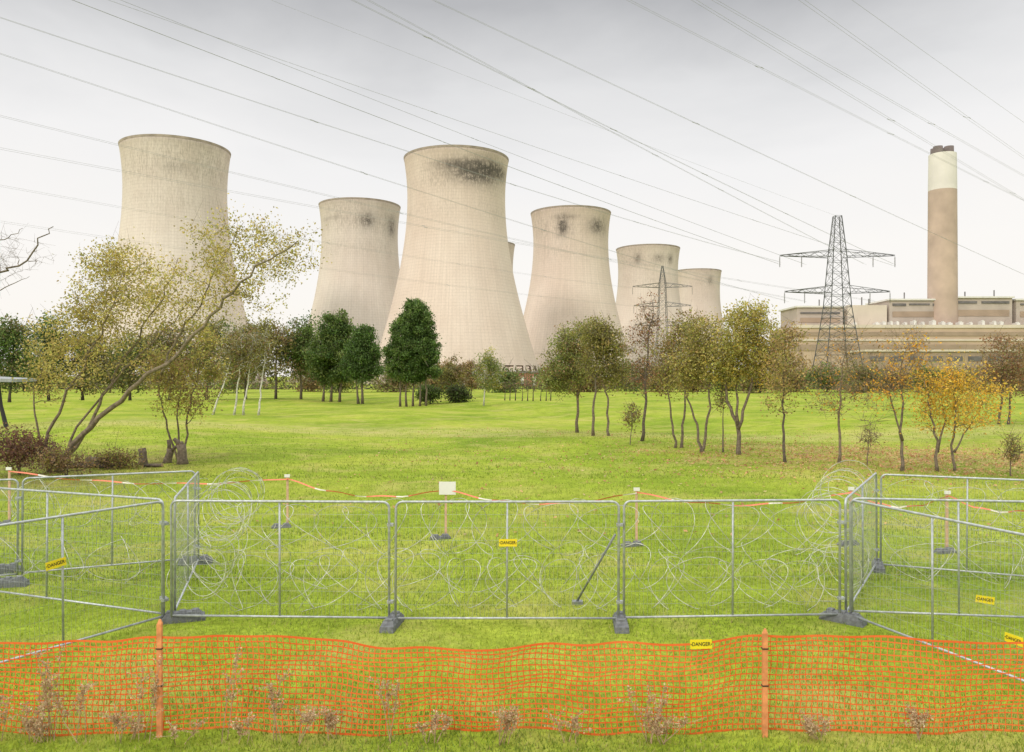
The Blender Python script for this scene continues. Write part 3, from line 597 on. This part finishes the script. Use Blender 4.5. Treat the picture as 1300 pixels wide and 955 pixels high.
for x,Y,a_,l in [(498,12.27,1.45,'ballast block between the left and middle front fence panels'),(788,12.26,1.5,'ballast block between the middle and right front fence panels'),(232,12.55,.35,'ballast block at the left front corner of the fence'),(1070,12.5,2.4,'ballast block at the right front corner of the fence'),(10,14.6,.2,'ballast block on the left under the back panels'),(248,16.35,.3,'ballast block at the far left corner of the pen'),(1115,15.9,1.2,'ballast block at the far right corner of the pen'),(2,15.6,.5,'ballast block at the left picture edge, further back')]: foot(x,Y,a_,l)
# ---------------------------------------------------------------- razor wire
RW='coils of razor wire inside the pen'
def coil(P0,P1,r,label,pitch=.42,A_=.30,ph=0,grp=RW):
    P0=Vector(P0);P1=Vector(P1); u=(P1-P0); L=u.length; u.normalize(); w=Vector((-u.y,u.x,0)).normalized(); Z=Vector((0,0,1))
    turns=L/pitch; n=int(turns*32); pts=[]; rr=random.Random(int(P0.x*100+P0.y*7+r*10)); K=int(turns)+4
    ra=[rr.uniform(.70,1.08) for _ in range(K)]; sh=[rr.uniform(-.22,.22) for _ in range(K)]; tl=[rr.uniform(-.35,.35) for _ in range(K)]; aa=[A_*rr.uniform(.5,1.25) for _ in range(K)]
    for i in range(n+1):
        th=2*PI*turns*i/n+ph; k=th/(2*PI); k0=min(int(max(0,k)),K-2); f=k-k0; f=f*f*(3-2*f)
        L_=lambda arr: arr[k0]*(1-f)+arr[k0+1]*f
        rad_=r*L_(ra)
        q=P0+u*(L*i/n+L_(aa)*math.cos(1.5*th)+L_(sh)+L_(tl)*rad_*math.sin(th))+w*(rad_*math.cos(th))+Z*(rad_*math.sin(th)); 
        q.z=max(.012,q.z); pts.append(q)
    mb=MB(); mb.tube(pts,[.0068 if i%2 else .0030 for i in range(len(pts))],4,True); o=build(mb,'razor_wire_coil',RAZOR,None,False,(P0.x,P0.y,0)); tag(o,label,'razor wire',grp)
xl=lambda x,Y:(x-650)*Y/F
coil((xl(250,13.1),13.15,.45),(xl(1055,13.1),13.15,.45),.46,'lowest long razor wire coil behind the front fence panels',pitch=.40)
coil((xl(240,13.2),13.25,1.36),(xl(1060,13.2),13.25,1.36),.46,'upper long razor wire coil showing along the top of the front fence',ph=1.2,pitch=.48)
coil((xl(262,14.1),14.15,.45),(xl(1040,14.1),14.15,.45),.44,'second ground level razor wire coil further behind the front fence',pitch=.7,ph=2.1)
coil((-5.3,13.2,.48),(-6.0,16.4,.48),.48,'ground razor wire coil running back along the left corner',ph=.4)
coil((-5.1,13.4,1.36),(-5.85,17.2,1.5),.52,'upper razor wire coil bulging above the left corner of the fence',ph=.9,pitch=.27,A_=.2)
coil((5.35,13.2,.48),(6.7,15.6,.48),.48,'ground razor wire coil running back along the right corner',ph=.4)
coil((5.3,13.4,1.36),(7.0,16.4,1.62),.52,'upper razor wire coil bulging above the right corner of the fence',ph=.2,pitch=.3,A_=.25)
coil((-6.4,16.0,1.3),(-11.2,15.6,1.45),.50,'razor wire coil along the back left fence panel',ph=.9,pitch=.42)
coil((-6.4,14.6,.48),(-10.5,15.0,.48),.46,'ground razor wire coil inside the left wing of the pen',ph=.9,pitch=.6)
coil((7.4,15.9,1.35),(10.8,15.1,1.35),.47,'razor wire coil along the back right fence panel',ph=.5,pitch=.5)
coil((7.0,14.6,.48),(10.5,14.3,.48),.46,'ground razor wire coil inside the right wing of the pen',ph=.5,pitch=.6)
# ---------------------------------------------------------------- marker stakes and tape
SG='wooden marker stakes holding the red and white tape'
st=[(12,20.8,1.47,'marker stake with a white cap at the left picture edge','at the left picture edge'),(365,20.4,1.33,'marker stake with a white cap behind the left front fence panel','behind the left front panel'),(566,19.0,1.25,'marker stake carrying the white board, behind the middle front fence panel','below the white board'),(808,18.2,1.30,'marker stake with a white cap behind the right front fence panel','behind the right front panel'),(1080,18.3,1.30,'marker stake near the right front corner of the fence','near the right front corner'),(1202,17.5,1.33,'marker stake behind the right wing of the pen','behind the right wing'),(1345,17,1.3,'','')]
tops=[]
for x,Y,h_,l,l2 in st:
    X=xl(x,Y); tops.append(Vector((X,Y,h_)))
    if not l: continue
    t=thing('marker_stake',l,'stake',(X,Y,0),SG)
    mb=MB(); e=Vector((1,0,0)); f=Vector((0,1,0)); mb.obox((X,Y,0),e,f,.028,.02,-.1,h_-.02,.92); build(mb,'post',STAKE,t)
    if x!=566:
        mb=MB(); mb.obox((X,Y-.03,0),e,f,.07,.012,h_-.05,h_+.025); build(mb,'cap_plate',WHITE,t)
    t=thing('rubber_foot','dark rubber foot of the stake '+l2,'ballast block',(X-.15,Y-.08,0),'rubber feet of the marker stakes')
    mb=MB(); u=Vector((math.cos(.3),math.sin(.3),0)); w=Vector((-u.y,u.x,0)); c_=Vector((X-.12,Y-.14,0)); mb.obox(c_,u,w,.25,.09,0,.06,.92); build(mb,'base',BLOCK,t)
    for kx in(-.12,.12):
        mb=MB(); mb.obox(c_+u*kx,u,w,.085,.07,.06,.11,.8); build(mb,'pad',BLOCK,t)
x,Y=566,18.93; X=xl(568,Y); t=thing('white_sign','blank white board fixed to the marker stake at the middle','sign',(X,Y,1.05))
mb=MB(); mb.box(X-.2,Y-.012,1.05,X+.2,Y+.0,1.36); build(mb,'board',WHITE,t)
mb=MB(); mb.box(X-.2,Y+.001,1.18,X+.2,Y+.02,1.22); build(mb,'batten',STAKE,t)
for i in range(len(tops)-1):
    a,b_=tops[i]-Vector((0,.05,.08)),tops[i+1]-Vector((0,.05,.08)); L=(b_-a).length; n=int(L/.16); sg=.30 if i else .22
    pt=lambda f: a.lerp(b_,f)-Vector((0,0,sg*4*f*(1-f)-.02*math.sin(f*23)))
    mb=MB()
    for k in range(n+1):
        p=pt(k/n); hz=Vector((0,math.sin(k*.45)*.014,.015)); mb.v+=[p-hz,p+hz]
    mb.f=[(2*k,2*k+2,2*k+3,2*k+1) for k in range(n)]
    o=build(mb,'barrier_tape',TAPER,None,False,(a.x,a.y,a.z)); o.data.materials.append(TAPEW)
    for k,pl in enumerate(o.data.polygons): pl.material_index=1 if k%7>=5 else 0
    tag(o,'sagging red and white barrier tape, span %s from the left'%('one','two','three','four','five','six')[i],'barrier tape')
# ---------------------------------------------------------------- orange netting
YN=8.6
def ntop(x):
    pts=[(-120,.90),(0,.96),(110,1.0),(205,1.07),(330,1.04),(470,.96),(640,.93),(820,.96),(970,1.08),(1100,1.03),(1250,.99),(1420,1.05)]
    for (a,za),(b_,zb) in zip(pts[:-1],pts[1:]):
        if a<=x<=b_: return za+(zb-za)*sst(a,b_,x)
    return 1.0
t=thing('safety_netting','bright orange plastic safety netting stretched along the foreground','netting',(0,YN,0))
x0,x1=-90,1390; nc=int((x1-x0)*YN/F/.064); nr=17
def np_(i,j):
    xx=x0+(x1-x0)*i/nc; zt=ntop(xx); z=zt*(1-j/nr)+.02*j/nr; X=xl(xx,YN)
    return Vector((X+.010*math.sin(j*.9+i*.2)+.012*math.sin(i*.31),YN+.06*math.sin(X*2.1+j*.12)+.03*math.sin(X*5.3),z+.006*math.sin(i*.55+j)+.012*math.sin(X*1.7+j*.8)+.008*math.sin(X*6.1)))
G_=[[np_(i,j) for j in range(nr+1)] for i in range(nc+1)]
mb=MB()
for i in range(nc+1):
    for j in range(nr):
        a,b_=G_[i][j],G_[i][j+1]; h_=Vector((.0050,0,0)); mb.quad(b_-h_,b_+h_,a+h_,a-h_)
build(mb,'vertical_strands',NET,t)
mb=MB()
for j in range(nr+1):
    hw=.012 if j in(0,nr) else .0070
    for i in range(nc):
        a,b_=G_[i][j]+Vector((0,.003,0)),G_[i+1][j]+Vector((0,.003,0)); h_=Vector((0,0,hw)); mb.quad(a-h_,b_-h_,b_+h_,a+h_)
build(mb,'horizontal_strands',NET,t)
for x,h_,l in((204,1.27,'weathered orange stake holding the netting at left'),(970,1.17,'weathered orange stake holding the netting right of the middle')):
    X=xl(x,YN-.06); t=thing('netting_stake',l,'stake',(X,YN-.06,0)); mb=MB(); mb.obox((X,YN-.085,0),Vector((1,0,0)),Vector((0,1,0)),.028,.02,-.1,h_-.05,.95); build(mb,'post',OSTAKE,t)
    mb=MB(); mb.obox((X+.003,YN-.085,0),Vector((1,0,0)),Vector((0,1,0)),.026,.019,h_-.05,h_,.35); build(mb,'point',OSTAKE,t)
    for z in(.95,.55):
        mb=MB(); mb.obox((X,YN-.085,0),Vector((1,0,0)),Vector((0,1,0)),.034,.026,z,z+.012); build(mb,'cable_tie',BLK,t)
# ---------------------------------------------------------------- danger signs
def textmesh(s):
    cu=bpy.data.curves.new('lettering','FONT'); cu.body=s; cu.size=1; cu.align_x='CENTER'; cu.align_y='CENTER'; cu.offset=.015
    o=bpy.data.objects.new('lettering',cu); C.objects.link(o); bpy.context.view_layer.update()
    me=bpy.data.meshes.new_from_object(o.evaluated_get(bpy.context.evaluated_depsgraph_get()))
    v=[tuple(q.co) for q in me.vertices]; f=[tuple(p.vertices) for p in me.polygons]
    bpy.data.objects.remove(o); bpy.data.curves.remove(cu); bpy.data.meshes.remove(me); return v,f
TV,TF=textmesh('DANGER')
def sign(c_,u,tilt,label,W=.28,Hh=.115):
    c_=Vector(c_); u=Vector(u).normalized(); Z=Vector((0,0,1)); nrm=u.cross(Z).normalized()
    if nrm.y>0: nrm=-nrm
    uu=u*math.cos(tilt)+Z*math.sin(tilt); vv=-u*math.sin(tilt)+Z*math.cos(tilt)
    t=thing('danger_sign',label,'danger sign',c_,'yellow danger signs')
    mb=MB(); b8=[]
    for d in(0,.004):
        for a,b_ in((-1,-1),(1,-1),(1,1),(-1,1)): b8.append(c_+nrm*d+uu*(a*W/2)+vv*(b_*Hh/2))
    mb.hexa(b8); build(mb,'plate',YEL,t)
    w=max(v[0] for v in TV)-min(v[0] for v in TV); s=W*.84/w
    mb=MB(); mb.v=[c_+nrm*.007+uu*(v[0]*s)+vv*(v[1]*s*1.15) for v in TV]; mb.f=list(TF); build(mb,'lettering',BLK,t)
    for s_ in(-1,1):
        mb=MB(); q=c_+uu*(s_*W*.46)+nrm*.004; mb.tube([q,q+nrm*.005],.006,8); build(mb,'fixing',BLK,t)
def onp(pn,xpix):
    P0,P1,u,w=pn; k=(xpix-650)/F; s=(k*P0.y-P0.x)/(u.x-k*u.y); return P0+u*s
def psign(pn,x,y,tilt,label,W=.28):
    p=onp(pn,x); p.z=0; z=H-(y-478)*p.y/F; uh=Vector((pn[2].x,pn[2].y,0)).normalized(); nrm=uh.cross(Vector((0,0,1))); nrm=nrm if nrm.y<0 else -nrm
    sign(p+nrm.normalized()*.04+Vector((0,0,z)),uh,tilt,label,W)
psign(D,69,716,.12,'yellow danger sign on the near left side fence panel')
psign(B,645,689,0,'yellow danger sign at the centre of the middle front fence panel')
psign(R4,1249,761,-.12,'yellow danger sign low on the right side fence panel, upper of the right pair')
psign(R3,1290,812,-.02,'yellow danger sign at the right picture edge just above the netting',.24)
sign((xl(890,YN-.11),YN-.11,H-(814-478)*YN/F),(1,0,0),.02,'yellow danger sign hung on the orange netting',.235,.1)
# ---------------------------------------------------------------- dead weeds
def weed(x,Y,h_,label,sd,group=None):
    rr=random.Random(sd); X=xl(x,Y); t=thing('dead_weed',label,'weed',(X,Y,0),group); mb=MB(); P=[]; 
    for s_ in range(rr.randint(2,5)):
        b0=Vector((X+rr.gauss(0,.05),Y+rr.gauss(0,.03),-.02)); tp=b0+Vector((rr.gauss(0,.10),rr.gauss(0,.05),h_*rr.uniform(.7,1.05))); md=b0.lerp(tp,.5)+Vector((rr.gauss(0,.02),0,0))
        mb.tube([b0,md,tp],[.006,.005,.003],4)
        for k in range(8):
            f=rr.uniform(.45,1); q=b0.lerp(tp,f); e=q+Vector((rr.gauss(0,.07),rr.gauss(0,.05),rr.uniform(.03,.12))); mb.tube([q,e],[.003,.002],3,False)
            for _ in range(18): P.append(tuple(q.lerp(e,rr.random())+Vector((rr.gauss(0,.014),rr.gauss(0,.014),rr.gauss(0,.014)))))
    build(mb,'stalk',DEAD,t); P=np.array(P); col=np.array([[.62,.44,.27],[.50,.33,.19],[.72,.58,.38]])[rng.integers(0,3,len(P))]*rng.uniform(.7,1.2,len(P))[:,None]
    quads('seed_head',leafquads(P,.026),col,LEAF,t)  # brown seed heads on the stalks, built from small leaf quads
for i,(x,h_,l) in enumerate(((62,.98,'bushy brown dead weed in front of the netting near the left edge'),(187,.90,'dead weed just left of the left netting stake'),(283,.95,'tall thin dead weed right of the left netting stake'),(350,.80,'brown dead weed in front of the netting, third clump from the left stake'),(500,.80,'dead weed in front of the block between left and middle panels'),(824,.62,'dead weed below the netting danger sign, to its left'))): weed(x,8.42,h_,l,i)
for i,x in enumerate((-10,30,48,95,150,170,240,310,385,430,560,640,700,850,1040,1180)):
    weed(x+R.uniform(-12,12),8.36+R.uniform(-.05,.1),R.uniform(.22,.7 if x<400 else .4),'low brown dead weed along the foot of the orange netting',50+i,'low dead weeds along the netting')
# ---------------------------------------------------------------- world, sun, camera
W=bpy.data.worlds.new('World'); S.world=W; W.use_nodes=True; nt=W.node_tree; bg=nt.nodes['Background']
sky=nt.nodes.new('ShaderNodeTexSky'); sky.sky_type='NISHITA'; sky.sun_disc=False
EL,AZ=math.radians(32),math.radians(215)
sky.sun_elevation=EL; sky.sun_rotation=AZ
tc=N(nt,'ShaderNodeTexCoord'); sp=N(nt,'ShaderNodeSeparateXYZ'); nt.links.new(tc.outputs['Generated'],sp.inputs[0])
z=sp.outputs[2]
mp=N(nt,'ShaderNodeMapping'); mp.inputs['Scale'].default_value=(1.2,1.2,3.4); nt.links.new(tc.outputs['Generated'],mp.inputs[0])
cn=noise(nt,mp.outputs[0],1.8,6,.3,.55)
zj=mth(nt,'ADD',z,mth(nt,'MULTIPLY',mth(nt,'SUBTRACT',cn,.5),.18))
col=ramp(nt,zj,[(0,(1.0,.955,.89)),(.14,(.99,.96,.925)),(.26,(.92,.91,.905)),(.34,(.78,.78,.785)),(.43,(.50,.505,.52)),(.51,(.52,.52,.54)),(.72,(1.85,1.82,1.75)),(1,(2.35,2.32,2.25))])
sk=mix(nt,1.0,sky.outputs[0],(.10,.10,.10),'MULTIPLY')
nt.links.new(mix(nt,.97,sk,col),bg.inputs[0]); bg.inputs[1].default_value=1.0
sd=bpy.data.lights.new('sun','SUN'); sd.energy=1.5; sd.angle=math.radians(10); sd.color=(1,.91,.78); so=bpy.data.objects.new('sun',sd); C.objects.link(so)
dirv=Vector((math.sin(AZ)*math.cos(EL),math.cos(AZ)*math.cos(EL),math.sin(EL))); so.rotation_euler=dirv.to_track_quat('Z','Y').to_euler()
cd=bpy.data.cameras.new('camera'); cd.sensor_width=36; cd.lens=36*F/1300; cd.clip_end=9000; cd.clip_start=.1
co=bpy.data.objects.new('camera',cd); C.objects.link(co); co.location=(0,0,H); co.rotation_euler=(PI/2,0,0); S.camera=co
S.view_settings.view_transform='Standard'; S.view_settings.look='None'; S.view_settings.exposure=0
